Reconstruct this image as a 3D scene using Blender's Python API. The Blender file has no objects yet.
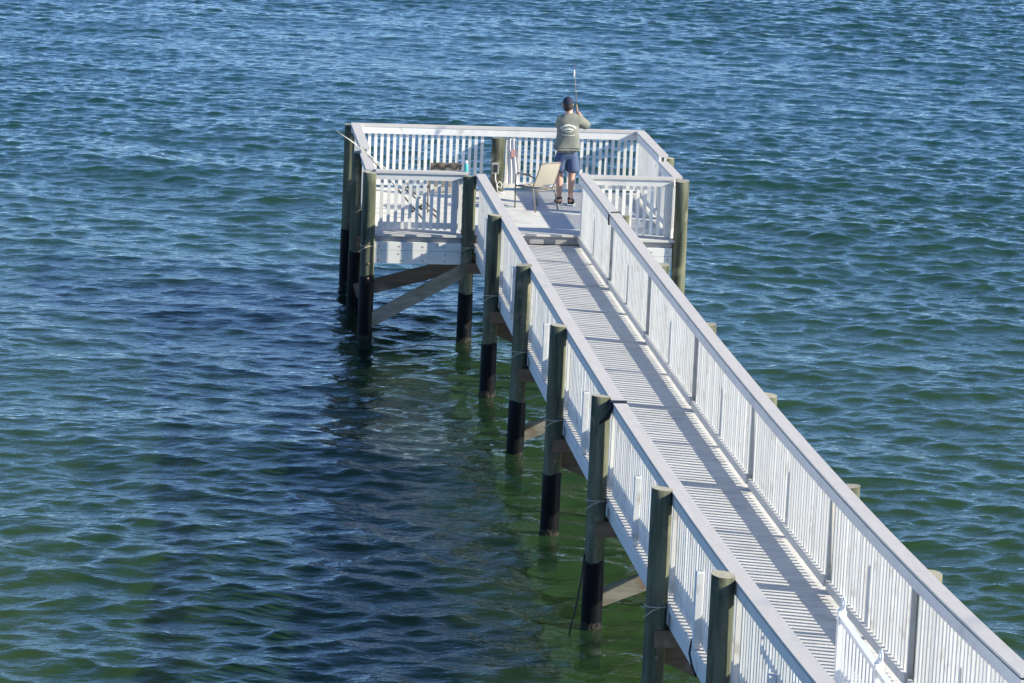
import bpy, bmesh, math, random
import numpy as np
from mathutils import Vector, Matrix
from mathutils.bvhtree import BVHTree
random.seed(7); rng = np.random.default_rng(11)
SC = bpy.context.scene
COL = SC.collection
R = math.radians

# ------------------------------------------------------------------ camera
CX, CY, CZ = -4.7718, -49.7497, 8.6811
YAW, PITCH, ROLL, FPX = 0.1081, -0.1990, 0.0417, 3444.48
fw = Vector((math.sin(YAW)*math.cos(PITCH), math.cos(YAW)*math.cos(PITCH), math.sin(PITCH)))
rt = Vector((math.cos(YAW), -math.sin(YAW), 0)); up = rt.cross(fw)
rr = math.cos(ROLL)*rt + math.sin(ROLL)*up
uu = math.cos(ROLL)*up - math.sin(ROLL)*rt
cam_d = bpy.data.cameras.new('camera'); cam = bpy.data.objects.new('camera', cam_d); COL.objects.link(cam)
M = Matrix.Identity(4)
for i in range(3):
    M[i][0] = rr[i]; M[i][1] = uu[i]; M[i][2] = -fw[i]
M[0][3], M[1][3], M[2][3] = CX, CY, CZ
cam.matrix_world = M
cam_d.sensor_width = 36; cam_d.lens = FPX/1024*36
cam_d.clip_start = 0.5; cam_d.clip_end = 9000
SC.camera = cam

# ------------------------------------------------------------------ sky, sun, exposure
SUN_EL = 26.5
sun_from = Vector((0.948, -0.318, 0)).normalized()          # horizontal direction towards the sun
az = math.atan2(sun_from.x, sun_from.y)                      # compass angle from +Y, clockwise
W = bpy.data.worlds.new('World'); SC.world = W; W.use_nodes = True
nt = W.node_tree; bg = nt.nodes['Background']
sky = nt.nodes.new('ShaderNodeTexSky'); sky.sky_type = 'NISHITA'; sky.sun_disc = False
sky.sun_elevation = R(SUN_EL); sky.sun_rotation = az
sky.air_density = 1.0; sky.dust_density = 0.0; sky.ozone_density = 5.0; sky.altitude = 4500
nt.links.new(sky.outputs[0], bg.inputs[0]); bg.inputs[1].default_value = 0.15
sd = bpy.data.lights.new('sun', 'SUN'); sd.energy = 4.9; sd.angle = R(0.53); sd.color = (1, 0.935, 0.755)
so = bpy.data.objects.new('sun', sd); COL.objects.link(so)
to_sun = Vector((sun_from.x*math.cos(R(SUN_EL)), sun_from.y*math.cos(R(SUN_EL)), math.sin(R(SUN_EL))))
so.rotation_euler = (-to_sun).to_track_quat('-Z', 'Y').to_euler()
so.location = (20, -20, 30)
SC.view_settings.view_transform = 'Standard'; SC.view_settings.look = 'None'
SC.view_settings.exposure = 0.82; SC.view_settings.gamma = 1
SC.view_settings.use_curve_mapping = False

# ------------------------------------------------------------------ materials
def mat(name, base, rough=0.6, var=0.12, scale=6, stretch=(1, 1, 1), spec=0.4, col2=None, bump=0.15, metal=0, stain=None, rand=0.0, boards=0):
    m = bpy.data.materials.new(name); m.use_nodes = True
    N, L = m.node_tree.nodes, m.node_tree.links
    b = N['Principled BSDF']; b.inputs['Roughness'].default_value = rough
    b.inputs['Specular IOR Level'].default_value = spec; b.inputs['Metallic'].default_value = metal
    geo = N.new('ShaderNodeNewGeometry'); mp = N.new('ShaderNodeMapping'); mp.inputs['Scale'].default_value = stretch
    L.new(geo.outputs['Position'], mp.inputs[0])
    n = N.new('ShaderNodeTexNoise'); n.inputs['Scale'].default_value = scale; n.inputs['Detail'].default_value = 7
    n.inputs['Roughness'].default_value = 0.62
    L.new(mp.outputs[0], n.inputs['Vector'])
    cr = N.new('ShaderNodeValToRGB'); cr.color_ramp.elements[0].position = 0.3; cr.color_ramp.elements[1].position = 0.7
    c2 = col2 or tuple(c*(1-var*2) for c in base)
    cr.color_ramp.elements[0].color = (*c2, 1); cr.color_ramp.elements[1].color = (*base, 1)
    L.new(n.outputs['Fac'], cr.inputs[0]); out = cr.outputs[0]
    if stain:
        n2 = N.new('ShaderNodeTexNoise'); n2.inputs['Scale'].default_value = stain[1]; n2.inputs['Detail'].default_value = 5
        L.new(geo.outputs['Position'], n2.inputs['Vector'])
        r2 = N.new('ShaderNodeValToRGB'); r2.color_ramp.elements[0].position = stain[2]; r2.color_ramp.elements[1].position = stain[2]+0.14
        L.new(n2.outputs['Fac'], r2.inputs[0])
        mx = N.new('ShaderNodeMixRGB'); mx.inputs['Color2'].default_value = (*stain[0], 1)
        L.new(r2.outputs[0], mx.inputs['Fac']); L.new(out, mx.inputs['Color1']); out = mx.outputs[0]
    if rand:
        oi = N.new('ShaderNodeObjectInfo'); mr = N.new('ShaderNodeMapRange')
        mr.inputs['To Min'].default_value = 1-rand; mr.inputs['To Max'].default_value = 1+rand*0.4
        L.new(oi.outputs['Random'], mr.inputs['Value'])
        vm = N.new('ShaderNodeVectorMath'); vm.operation = 'SCALE'
        L.new(out, vm.inputs[0]); L.new(mr.outputs[0], vm.inputs['Scale']); out = vm.outputs[0]
    if boards:      # every board weathered a little differently
        sp = N.new('ShaderNodeSeparateXYZ'); L.new(geo.outputs['Position'], sp.inputs[0])
        q = N.new('ShaderNodeMath'); q.operation = 'MULTIPLY_ADD'; q.inputs[1].default_value = 1/boards; q.inputs[2].default_value = -0.285/boards
        L.new(sp.outputs['Y'], q.inputs[0]); fl = N.new('ShaderNodeMath'); fl.operation = 'FLOOR'; L.new(q.outputs[0], fl.inputs[0])
        wn = N.new('ShaderNodeTexWhiteNoise'); wn.noise_dimensions = '1D'; L.new(fl.outputs[0], wn.inputs['W'])
        mr = N.new('ShaderNodeMapRange'); mr.inputs['To Min'].default_value = 0.91; mr.inputs['To Max'].default_value = 1.04
        L.new(wn.outputs['Value'], mr.inputs['Value'])
        vm = N.new('ShaderNodeVectorMath'); vm.operation = 'SCALE'; L.new(out, vm.inputs[0]); L.new(mr.outputs[0], vm.inputs['Scale']); out = vm.outputs[0]
    L.new(out, b.inputs['Base Color'])
    if bump:
        bp = N.new('ShaderNodeBump'); bp.inputs['Strength'].default_value = bump; bp.inputs['Distance'].default_value = 0.01
        L.new(n.outputs['Fac'], bp.inputs['Height']); L.new(bp.outputs[0], b.inputs['Normal'])
    return m
m_white = mat('white_paint', (0.81, 0.80, 0.77), 0.45, 0.05, 9, (1, 1, 0.3), stain=((0.56, 0.53, 0.47), 4.5, 0.59), rand=0.12)
m_cap = mat('weathered_cap_paint', (0.575, 0.54, 0.505), 0.7, 0.05, 14, (1, 0.25, 1), stain=((0.45, 0.44, 0.44), 1.7, 0.6))
m_board = mat('weathered_board_paint', (0.65, 0.64, 0.62), 0.6, 0.05, 10, (1, 0.3, 1), stain=((0.52, 0.51, 0.50), 2.2, 0.6))
m_deck = mat('deck_board_paint', (0.66, 0.65, 0.625), 0.7, 0.06, 11, (0.4, 3, 1), stain=((0.50, 0.485, 0.46), 2.2, 0.56), boards=0.138)
m_gap_shade = mat('under_cap_shade', (0.10, 0.10, 0.11), 0.9, 0.05)  # near-black that paints the shadow line beneath the rail caps
m_riser = mat('shaded_riser_grey', (0.40, 0.40, 0.41), 0.8, 0.1)  # grey stands for shade on the recessed step, painted into the colour
m_post = mat('post_paint', (0.70, 0.71, 0.72), 0.55, 0.08, 9, stain=((0.45, 0.44, 0.40), 6, 0.6))
m_pile = mat('treated_pile_wood', (0.19, 0.195, 0.135), 0.88, 0.2, 3.2, (3.0, 3.0, 0.3), 0.08, col2=(0.030, 0.040, 0.030), bump=0.5,
             stain=((0.30, 0.27, 0.185), 2.0, 0.60), rand=0.22)
m_cut = mat('pile_end_grain', (0.42, 0.39, 0.30), 0.9, 0.15, 20, bump=0.4)
m_sleeve = mat('black_pile_wrap', (0.004, 0.005, 0.007), 0.55, 0.2, 6, (1, 1, 0.5), 0.12, bump=0.6, stain=((0.025, 0.028, 0.028), 7, 0.68))
m_barn = mat('barnacle_crust', (0.045, 0.040, 0.030), 0.9, 0.3, 26, col2=(0.006, 0.006, 0.006), stain=((0.26, 0.23, 0.18), 30, 0.64), bump=1.0)
m_beam = mat('brown_weathered_timber', (0.20, 0.145, 0.11), 0.85, 0.2, 4, (0.5, 4, 4), 0.2, col2=(0.10, 0.075, 0.058), bump=0.4, stain=((0.33, 0.28, 0.23), 3, 0.62))
m_brace = mat('grey_weathered_timber', (0.30, 0.285, 0.24), 0.85, 0.15, 5, (0.6, 3, 3), 0.2, col2=(0.17, 0.155, 0.125), bump=0.4, stain=((0.16, 0.11, 0.07), 2.4, 0.6))
m_rope = mat('pale_rope', (0.55, 0.5, 0.4), 0.9, 0.2, 60)
m_black = mat('black_webbing', (0.012, 0.012, 0.014), 0.6, 0.2, 30)
m_steel = mat('bolt_steel', (0.30, 0.24, 0.20), 0.5, 0.3, 50, metal=0.5)
m_sling = mat('tan_sling_fabric', (0.43, 0.395, 0.325), 0.85, 0.06, 60, bump=0.2)
m_frame = mat('taupe_chair_frame', (0.23, 0.20, 0.165), 0.45, 0.1, 20)
m_skin = mat('skin', (0.58, 0.33, 0.24), 0.55, 0.06, 20)
m_shirt = mat('sage_cotton', (0.205, 0.212, 0.178), 0.9, 0.08, 12, bump=0.3)
m_print = mat('cream_print', (0.62, 0.64, 0.56), 0.8, 0.05)
m_denim = mat('blue_denim', (0.085, 0.125, 0.23), 0.85, 0.15, 40, bump=0.3)
m_cap_hat = mat('navy_cap', (0.022, 0.027, 0.062), 0.8, 0.1, 30)
m_hair = mat('dark_hair', (0.035, 0.028, 0.022), 0.7, 0.2, 60)
m_shoe = mat('dark_shoe', (0.035, 0.04, 0.06), 0.6, 0.2, 30)
m_sole = mat('white_sole', (0.7, 0.7, 0.68), 0.7, 0.05)
m_rod = mat('dark_rod', (0.03, 0.03, 0.035), 0.35, 0.1)
m_rodw = mat('pale_rod', (0.62, 0.60, 0.52), 0.35, 0.05)
m_cork = mat('cork', (0.42, 0.28, 0.15), 0.8, 0.2, 60)
m_turq = mat('turquoise_plastic', (0.10, 0.50, 0.47), 0.35, 0.04)
m_cloth = mat('brown_cloth', (0.15, 0.125, 0.105), 0.95, 0.25, 18, bump=0.6)
m_towel = mat('pale_towel', (0.74, 0.73, 0.72), 0.95, 0.06, 25, bump=0.5)
m_pink = mat('pink_label', (0.62, 0.36, 0.32), 0.8, 0.1)
m_box = mat('grey_box_plastic', (0.34, 0.34, 0.33), 0.55, 0.1)
m_gate = mat('white_powder_coat', (0.80, 0.81, 0.83), 0.35, 0.03)

# ------------------------------------------------------------------ helpers
def bdx(y):
    t = max(0.0, -y)/10; u = min(t, 2.8)
    x = .0508*u*u-.0183*u**3
    return x + (t-u)*(2*.0508*u-3*.0183*u*u)
def bdz(y):
    t = max(0.0, -y)/10; u = min(t, 2.8)
    z = -.1086*u*u+.0667*u**3
    return z + (t-u)*(-2*.1086*u+3*.0667*u*u)
def bend(p): return Vector((p[0]+bdx(p[1]), p[1], p[2]+bdz(p[1])))

class MB:
    def __init__(s): s.v = []; s.f = []; s.mi = []
    def add(s, vs, fs, mi=0):
        o = len(s.v); s.v += [tuple(v) for v in vs]; s.f += [tuple(o+i for i in f) for f in fs]; s.mi += [mi]*len(fs)
    def box(s, x0, x1, y0, y1, z0, z1, mi=0, c=0.0):
        if c <= 0:
            vs = [(x, y, z) for z in (z0, z1) for y in (y0, y1) for x in (x0, x1)]
            s.add(vs, [(0, 2, 3, 1), (4, 5, 7, 6), (0, 1, 5, 4), (2, 6, 7, 3), (0, 4, 6, 2), (1, 3, 7, 5)], mi)
        else:
            vs = []
            for z, i in ((z0, c), (z0+c, 0), (z1-c, 0), (z1, c)):
                vs += [(x0+i, y0+i, z), (x1-i, y0+i, z), (x1-i, y1-i, z), (x0+i, y1-i, z)]
            fs = [(3, 2, 1, 0), (12, 13, 14, 15)]
            for k in range(3):
                for j in range(4):
                    a = k*4+j; b = k*4+(j+1) % 4; fs.append((a, b, b+4, a+4))
            s.add(vs, fs, mi)
    def bar(s, a, b, w, h, mi=0, side=None):
        a, b = Vector(a), Vector(b); d = (b-a).normalized()
        sd_ = Vector(side) if side else (d.cross(Vector((0, 0, 1))) if abs(d.z) < .99 else Vector((1, 0, 0)))
        sd_ = (sd_-d*sd_.dot(d)).normalized(); u_ = sd_.cross(d)
        vs = []
        for p in (a, b):
            for i, j in ((-1, -1), (1, -1), (1, 1), (-1, 1)): vs.append(p+sd_*(w/2*i)+u_*(h/2*j))
        s.add(vs, [(0, 1, 2, 3), (7, 6, 5, 4), (0, 4, 5, 1), (1, 5, 6, 2), (2, 6, 7, 3), (3, 7, 4, 0)], mi)
    def tube(s, pts, rad, n=8, mi=0, cap=True):
        pts = [Vector(p) for p in pts]; rs = rad if isinstance(rad, (list, tuple)) else [rad]*len(pts)
        vs = []; pr = None
        for i, p in enumerate(pts):
            d = (pts[min(i+1, len(pts)-1)]-pts[max(i-1, 0)]).normalized()
            if pr is None: pr = d.orthogonal().normalized()
            pr = (pr-d*pr.dot(d)).normalized(); q = d.cross(pr)
            for k in range(n):
                a = 2*math.pi*k/n; vs.append(p+(pr*math.cos(a)+q*math.sin(a))*rs[i])
        fs = []
        for i in range(len(pts)-1):
            for k in range(n):
                a = i*n+k; b = i*n+(k+1) % n; fs.append((a, b, b+n, a+n))
        if cap: fs.append(tuple(range(n-1, -1, -1))); fs.append(tuple((len(pts)-1)*n+k for k in range(n)))
        s.add(vs, fs, mi)
    def ell(s, c, r, n=12, m=8, mi=0, rot=None):
        c = Vector(c); vs = []; fs = []
        for i in range(m+1):
            t = math.pi*i/m
            for k in range(n):
                a = 2*math.pi*k/n
                p = Vector((r[0]*math.sin(t)*math.cos(a), r[1]*math.sin(t)*math.sin(a), r[2]*math.cos(t)))
                if rot: p = rot @ p
                vs.append(c+p)
        for i in range(m):
            for k in range(n):
                a = i*n+k; b = i*n+(k+1) % n; fs.append((a, a+n, b+n, b))
        s.add(vs, fs, mi)
    def build(s, name, mats, parent=None, origin=(0, 0, 0), smooth=False):
        me = bpy.data.meshes.new(name); o_ = Vector(origin)
        me.from_pydata([tuple(Vector(v)-o_) for v in s.v], [], s.f)
        for mm in (mats if isinstance(mats, (list, tuple)) else [mats]): me.materials.append(mm)
        me.polygons.foreach_set('material_index', s.mi)
        if smooth: me.polygons.foreach_set('use_smooth', [True]*len(s.f))
        me.update()
        o = bpy.data.objects.new(name, me); COL.objects.link(o)
        if parent: o.parent = parent
        else: o.location = o_
        return o

def thing(name, label, cat, loc=(0, 0, 0), group=None, rz=0, sc=1):
    o = bpy.data.objects.new(name, None); COL.objects.link(o); o.location = loc; o.rotation_euler = (0, 0, rz); o.scale = (sc, sc, sc)
    o.empty_display_size = 0.2
    o['label'] = label; o['category'] = cat; o['kind'] = 'thing'
    if group: o['group'] = group
    return o
def tag(o, label, cat, group=None):
    o['label'] = label; o['category'] = cat; o['kind'] = 'thing'
    if group: o['group'] = group
    return o
def inst(o, parent, loc):
    c = o.copy(); COL.objects.link(c); c.parent = parent; c.location = loc; return c

# ------------------------------------------------------------------ water
ZW = -1.415
PYR = lambda i: PY[i]+.42
PY = [None, .08, -3.596, -7.26, -11.094, -14.981, -19.319, -22.938, -26.7]
def ocean(Nn, size, lmin, lmax, main, spread, slope, seed, chop=1.0):
    g = np.random.default_rng(seed)
    k1 = np.fft.fftfreq(Nn, d=size/Nn)*2*np.pi
    kx, ky = np.meshgrid(k1, k1, indexing='xy'); k = np.hypot(kx, ky); k[0, 0] = 1
    th = np.arctan2(ky, kx)
    kmin, kmax = 2*np.pi/lmax, 2*np.pi/lmin
    amp = k**-1.95*np.exp(-(kmin/k)**2.5)*np.exp(-(k/kmax)**3)
    c = np.cos(th-main)
    dirw = np.where(c > 0, np.abs(c)**spread, 0)+0.10
    amp = amp*np.sqrt(dirw); amp[0, 0] = 0
    F = amp*(g.normal(size=k.shape)+1j*g.normal(size=k.shape))
    h = np.fft.ifft2(F).real
    sx = np.fft.ifft2(1j*kx*F).real; sy = np.fft.ifft2(1j*ky*F).real
    sc = slope/np.sqrt((sx**2+sy**2).mean())
    dx = np.fft.ifft2(-1j*kx/k*F).real; dy = np.fft.ifft2(-1j*ky/k*F).real
    return h*sc, -dx*sc*chop, -dy*sc*chop
def samp(T, size, x, y):
    Nn = T.shape[0]; u = (x/size % 1)*Nn; v = (y/size % 1)*Nn
    i = np.floor(u).astype(int) % Nn; j = np.floor(v).astype(int) % Nn; fu = u-np.floor(u); fv = v-np.floor(v)
    i2 = (i+1) % Nn; j2 = (j+1) % Nn
    return (T[j, i]*(1-fu)+T[j, i2]*fu)*(1-fv)+(T[j2, i]*(1-fu)+T[j2, i2]*fu)*fv
def grow(a, step, end, k=1.25):
    out = []; x = a
    while abs(x) < end: x += step; step *= k; out.append(x)
    return out
def water():
    fx = list(np.arange(-15, 22.01, 0.055)); fy = list(np.arange(-19, 16, 0.05))+list(np.arange(16, 56, 0.075))
    xs = np.array(list(reversed(grow(-15, -0.08, 4000)))+fx+grow(22, 0.08, 4000))
    ys = np.array(list(reversed(grow(-19, -0.08, 4000)))+fy+grow(56, 0.1, 6000))
    X, Y = np.meshgrid(xs, ys)
    env = np.clip(1-(np.maximum(np.abs(X-3)-30, 0))/60, 0, 1)*np.clip(1-np.maximum(Y-70, 0)/80, 0, 1)*np.clip(1-np.maximum(-30-Y, 0)/40, 0, 1)
    md = R(-106)
    H = np.zeros_like(X); DX = H.copy(); DY = H.copy()
    for (Nn, size, l0, l1, sp, sl, seed, chop, rot) in ((1024, 43.0, 0.27, 1.8, 2.6, WAVE[0], 3, 1.0, 0.06), (512, 17.3, 0.14, 0.8, 1.8, WAVE[1], 8, 0.8, 0.25), (512, 71.0, 3, 9, 4, WAVE[2], 5, 0.8, -0.12)):
        T = ocean(Nn, size, l0, l1, md, sp, sl, seed, chop)
        c, s = math.cos(rot), math.sin(rot)
        U = c*X+s*Y; V = -s*X+c*Y
        gust = 1.0
        if size < 60:   # wind patches: rougher and smoother areas
            gust = 0.82+0.42*np.sin(X*0.13+Y*0.06+seed)*np.sin(Y*0.11-X*0.05+1.3*seed)
        h, a, b = (samp(t, size, U, V)*gust for t in T)
        H += h; DX += c*a-s*b; DY += s*a+c*b
    Z = ZW+H*env
    P = np.stack([X+DX*env, Y+DY*env, Z], -1).reshape(-1, 3).astype(np.float32)
    ny, nx = X.shape
    idx = np.arange(ny*nx, dtype=np.int32).reshape(ny, nx)
    Q = np.stack([idx[:-1, :-1], idx[:-1, 1:], idx[1:, 1:], idx[1:, :-1]], -1).reshape(-1, 4)
    me = bpy.data.meshes.new('water')
    me.vertices.add(len(P)); me.vertices.foreach_set('co', P.ravel())
    me.loops.add(Q.size); me.loops.foreach_set('vertex_index', Q.ravel())
    me.polygons.add(len(Q)); me.polygons.foreach_set('loop_start', np.arange(0, Q.size, 4, dtype=np.int32))
    me.polygons.foreach_set('loop_total', np.full(len(Q), 4, dtype=np.int32))
    me.polygons.foreach_set('use_smooth', np.ones(len(Q), dtype=bool))
    me.update(calc_edges=True)
    # surface: mirror-like by Fresnel, otherwise half clear down to the turbid layer, half suspended silt
    m = bpy.data.materials.new('sea_surface'); m.use_nodes = True
    N, L = m.node_tree.nodes, m.node_tree.links; N.remove(N['Principled BSDF'])
    geo = N.new('ShaderNodeNewGeometry')
    gl = N.new('ShaderNodeBsdfGlossy'); gl.inputs['Roughness'].default_value = 0.04
    tr = N.new('ShaderNodeBsdfTransparent'); tr.inputs['Color'].default_value = (0.97, 0.97, 0.97, 1)
    # Schlick reflectance, the same from both sides of the surface
    dt = N.new('ShaderNodeVectorMath'); dt.operation = 'DOT_PRODUCT'; L.new(geo.outputs['Incoming'], dt.inputs[1])
    def mth(op, a, b_=None):
        q = N.new('ShaderNodeMath'); q.operation = op
        for i, v in enumerate((a, b_)):
            if v is None: continue
            if isinstance(v, (int, float)): q.inputs[i].default_value = v
            else: L.new(v, q.inputs[i])
        return q
    ab = mth('ABSOLUTE', dt.outputs['Value']); om = mth('SUBTRACT', 1.0, ab.outputs[0]); pw = mth('POWER', om.outputs[0], 5.0)
    fr = mth('ADD', mth('MULTIPLY', pw.outputs[0], 0.98).outputs[0], 0.02)
    ms = N.new('ShaderNodeMixShader')
    L.new(fr.outputs[0], ms.inputs[0]); df = N.new('ShaderNodeBsdfDiffuse'); df.inputs['Color'].default_value = (*WATER[3], 1)
    mt = N.new('ShaderNodeMixShader'); mt.inputs[0].default_value = 0.44
    L.new(tr.outputs[0], mt.inputs[1]); L.new(df.outputs[0], mt.inputs[2]); L.new(mt.outputs[0], ms.inputs[1]); L.new(gl.outputs[0], ms.inputs[2])
    L.new(ms.outputs[0], N['Material Output'].inputs['Surface'])
    # capillary ripples
    mp = N.new('ShaderNodeMapping'); mp.inputs['Scale'].default_value = (0.55, 1.0, 1); mp.inputs['Rotation'].default_value = (0, 0, R(20))
    L.new(geo.outputs['Position'], mp.inputs[0])
    n1 = N.new('ShaderNodeTexNoise'); n1.inputs['Scale'].default_value = 6.0; n1.inputs['Detail'].default_value = 3.5; n1.inputs['Roughness'].default_value = 0.6
    L.new(mp.outputs[0], n1.inputs['Vector'])
    bp = N.new('ShaderNodeBump'); bp.inputs['Strength'].default_value = 1.0; bp.inputs['Distance'].default_value = WAVE[3]
    L.new(n1.outputs['Fac'], bp.inputs['Height']); L.new(bp.outputs[0], gl.inputs['Normal']); L.new(bp.outputs[0], dt.inputs[0])
    me.materials.append(m)
    o = bpy.data.objects.new('water', me); COL.objects.link(o); o['kind'] = 'structure'
    return o
WAVE = (0.118, 0.138, 0.026, 0.028)
WATER = ((0.046, 0.092, 0.026), (0.070, 0.114, 0.018), (0.002, 0.078, 0.110), (0.024, 0.062, 0.026))
water()
def turbid_layer():
    me = bpy.data.meshes.new('turbid_water')
    z = ZW-.46
    xs = sorted([-4000, -600, -150, -60]+list(range(-40, 61, 4))+[150, 600, 4000]); ys = sorted([-4000, -600, -120, -60]+list(range(-40, 101, 4))+[200, 800, 6000])
    me.from_pydata([(x, y, z) for y in ys for x in xs], [], [(j*len(xs)+i, j*len(xs)+i+1, (j+1)*len(xs)+i+1, (j+1)*len(xs)+i) for j in range(len(ys)-1) for i in range(len(xs)-1)])
    m = bpy.data.materials.new('turbid_green_water'); m.use_nodes = True
    N, L = m.node_tree.nodes, m.node_tree.links; b = N['Principled BSDF']
    b.inputs['Roughness'].default_value = 1; b.inputs['Specular IOR Level'].default_value = 0
    b.subsurface_method = 'BURLEY'; b.inputs['Subsurface Weight'].default_value = 1.0
    b.inputs['Subsurface Radius'].default_value = (0.8, 1.0, 0.9); b.inputs['Subsurface Scale'].default_value = 1.8
    geo = N.new('ShaderNodeNewGeometry')
    n = N.new('ShaderNodeTexNoise'); n.inputs['Scale'].default_value = 0.16; n.inputs['Detail'].default_value = 4
    L.new(geo.outputs['Position'], n.inputs['Vector'])
    cr = N.new('ShaderNodeValToRGB'); cr.color_ramp.elements[0].position = 0.35; cr.color_ramp.elements[1].position = 0.68
    cr.color_ramp.elements[0].color = (*WATER[0], 1); cr.color_ramp.elements[1].color = (*WATER[1], 1)
    L.new(n.outputs['Fac'], cr.inputs[0])
    # green near the shore; blue mixed in with distance stands for reflected sky
    sp_ = N.new('ShaderNodeSeparateXYZ'); L.new(geo.outputs['Position'], sp_.inputs[0])
    mr = N.new('ShaderNodeMapRange'); mr.inputs['From Min'].default_value = -14; mr.inputs['From Max'].default_value = 30
    L.new(sp_.outputs['Y'], mr.inputs['Value'])
    mx = N.new('ShaderNodeMixRGB'); L.new(mr.outputs[0], mx.inputs['Fac']); L.new(cr.outputs[0], mx.inputs['Color1'])
    mx.inputs['Color2'].default_value = (*WATER[2], 1)
    L.new(mx.outputs[0], b.inputs['Base Color'])
    me.materials.append(m)
    o = bpy.data.objects.new('turbid_water', me); COL.objects.link(o); o['kind'] = 'structure'
turbid_layer()

# ------------------------------------------------------------------ pier decks
def strip(mb, x0, x1, y0, y1, z0, z1, n, mi=0):
    """a board along the pier that follows its gentle curve"""
    vs = []; fs = []
    for i in range(n+1):
        y = y0+(y1-y0)*i/n
        for x, z in ((x0, z0), (x1, z0), (x1, z1), (x0, z1)): vs.append(bend((x, y, z)))
    for i in range(n):
        a = i*4
        for k in range(4):
            b = (k+1) % 4; fs.append((a+k, a+b, a+4+b, a+4+k))
    fs += [(3, 2, 1, 0), tuple(n*4+k for k in range(4))]
    mb.add(vs, fs, mi)
XL0, XL1, XR0, XR1 = 0.0, 0.143, 1.564, 1.707            # cap edges of the two walkway rails
YE = -30.4
wd = thing('pier_walkway', 'long narrow white boarded walkway of the pier running out over the water', 'pier walkway', (0, YE/2, 0))
def at_parent(o, t): o.location = -t.location; return o
db = MB(); y = 0.285
while y > YE:
    y2 = y-0.138
    p = [bend((x, yy, z)) for z in (-.032, 0) for yy in (y2+.003, y-.003) for x in (0.03, 1.68)]
    dz = random.uniform(-.0015, .0015)
    p = [v+Vector((0, 0, dz)) for v in p]
    db.add(p, [(0, 2, 3, 1), (4, 5, 7, 6), (0, 1, 5, 4), (2, 6, 7, 3), (0, 4, 6, 2), (1, 3, 7, 5)])
    y = y2
at_parent(db.build('deck_boards', m_deck, wd), wd)
for x in (0.04, 1.632):
    s = MB(); strip(s, x, x+.04, YE, 0.0, -.235, -.034, 60); at_parent(s.build('stringer', m_board, wd), wd)
for x in (.55, 1.1):
    s = MB(); strip(s, x, x+.04, YE, 0.0, -.235, -.034, 60); at_parent(s.build('joist', m_beam, wd), wd)
s = MB(); strip(s, 0.012, 0.036, YE, -0.02, -.055, -.004, 60); at_parent(s.build('edge_trim', m_white, wd), wd)

ZP = .157; PX0, PX1, YF, YB = -1.53, 3.04, 0.30, 4.50
pf = thing('fishing_platform', 'square white boarded fishing platform at the seaward end of the pier', 'fishing platform', (.75, 2.4, 0))
b = MB(); y = 0.03
while y < YB-.02:
    y2 = min(y+.138, YB)
    if y2 < YF+.05:
        b.box(PX0, -.005, y+.003, y2-.003, ZP-.034, ZP); b.box(1.72, PX1, y+.003, y2-.003, ZP-.034, ZP)
    else: b.box(PX0, PX1, y+.003, y2-.003, ZP-.034, ZP)
    y = y2
at_parent(b.build('deck_boards', m_deck, pf), pf)
def pbox(name, m, *a, c=0.004):
    b = MB(); b.box(*a, c=c); return at_parent(b.build(name, m, pf), pf)
pbox('riser', m_riser, .06, 1.66, YF+.04, YF+.07, .002, ZP-.036)
b = MB(); b.box(-1.47, -.02, .05, .09, -.09, .035, c=.003); b.box(-1.47, -.02, .05, .09, -.285, -.094, c=.003); at_parent(b.build('fascia', m_white, pf), pf)
b = MB(); b.box(1.74, 2.96, .05, .09, -.09, .035, c=.003); b.box(1.74, 2.96, .05, .09, -.285, -.094, c=.003); at_parent(b.build('fascia', m_white, pf), pf)
for x0, x1 in ((-1.4, -.1), (1.85, 2.9)):
    b = MB()
    for k in range(5):
        for z in (-.03, -.14, -.24): b.ell((x0+(x1-x0)*k/4+random.uniform(-.02, .02), .048, z), (.011, .006, .011), 7, 4)
    o = at_parent(b.build('bolt_heads', m_steel, pf), pf)
pbox('joist', m_riser, -1.47, -.02, .10, .14, -.22, ZP-.036); pbox('joist', m_riser, 1.74, 2.96, .10, .14, -.22, ZP-.036)  # same shade grey darkens the recess between deck edge and fascia
for yy in (1.2, 2.3, 3.4): pbox('joist', m_beam, -1.47, 2.96, yy, yy+.04, -.16, ZP-.036)
for xx in (PX0, PX1-.045): pbox('side_fascia', m_board, xx, xx+.045, .15, YB-.05, -.24, ZP-.037)
pbox('back_fascia', m_board, PX0+.05, PX1-.05, YB-.045, YB, -.24, ZP-.037)

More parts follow.
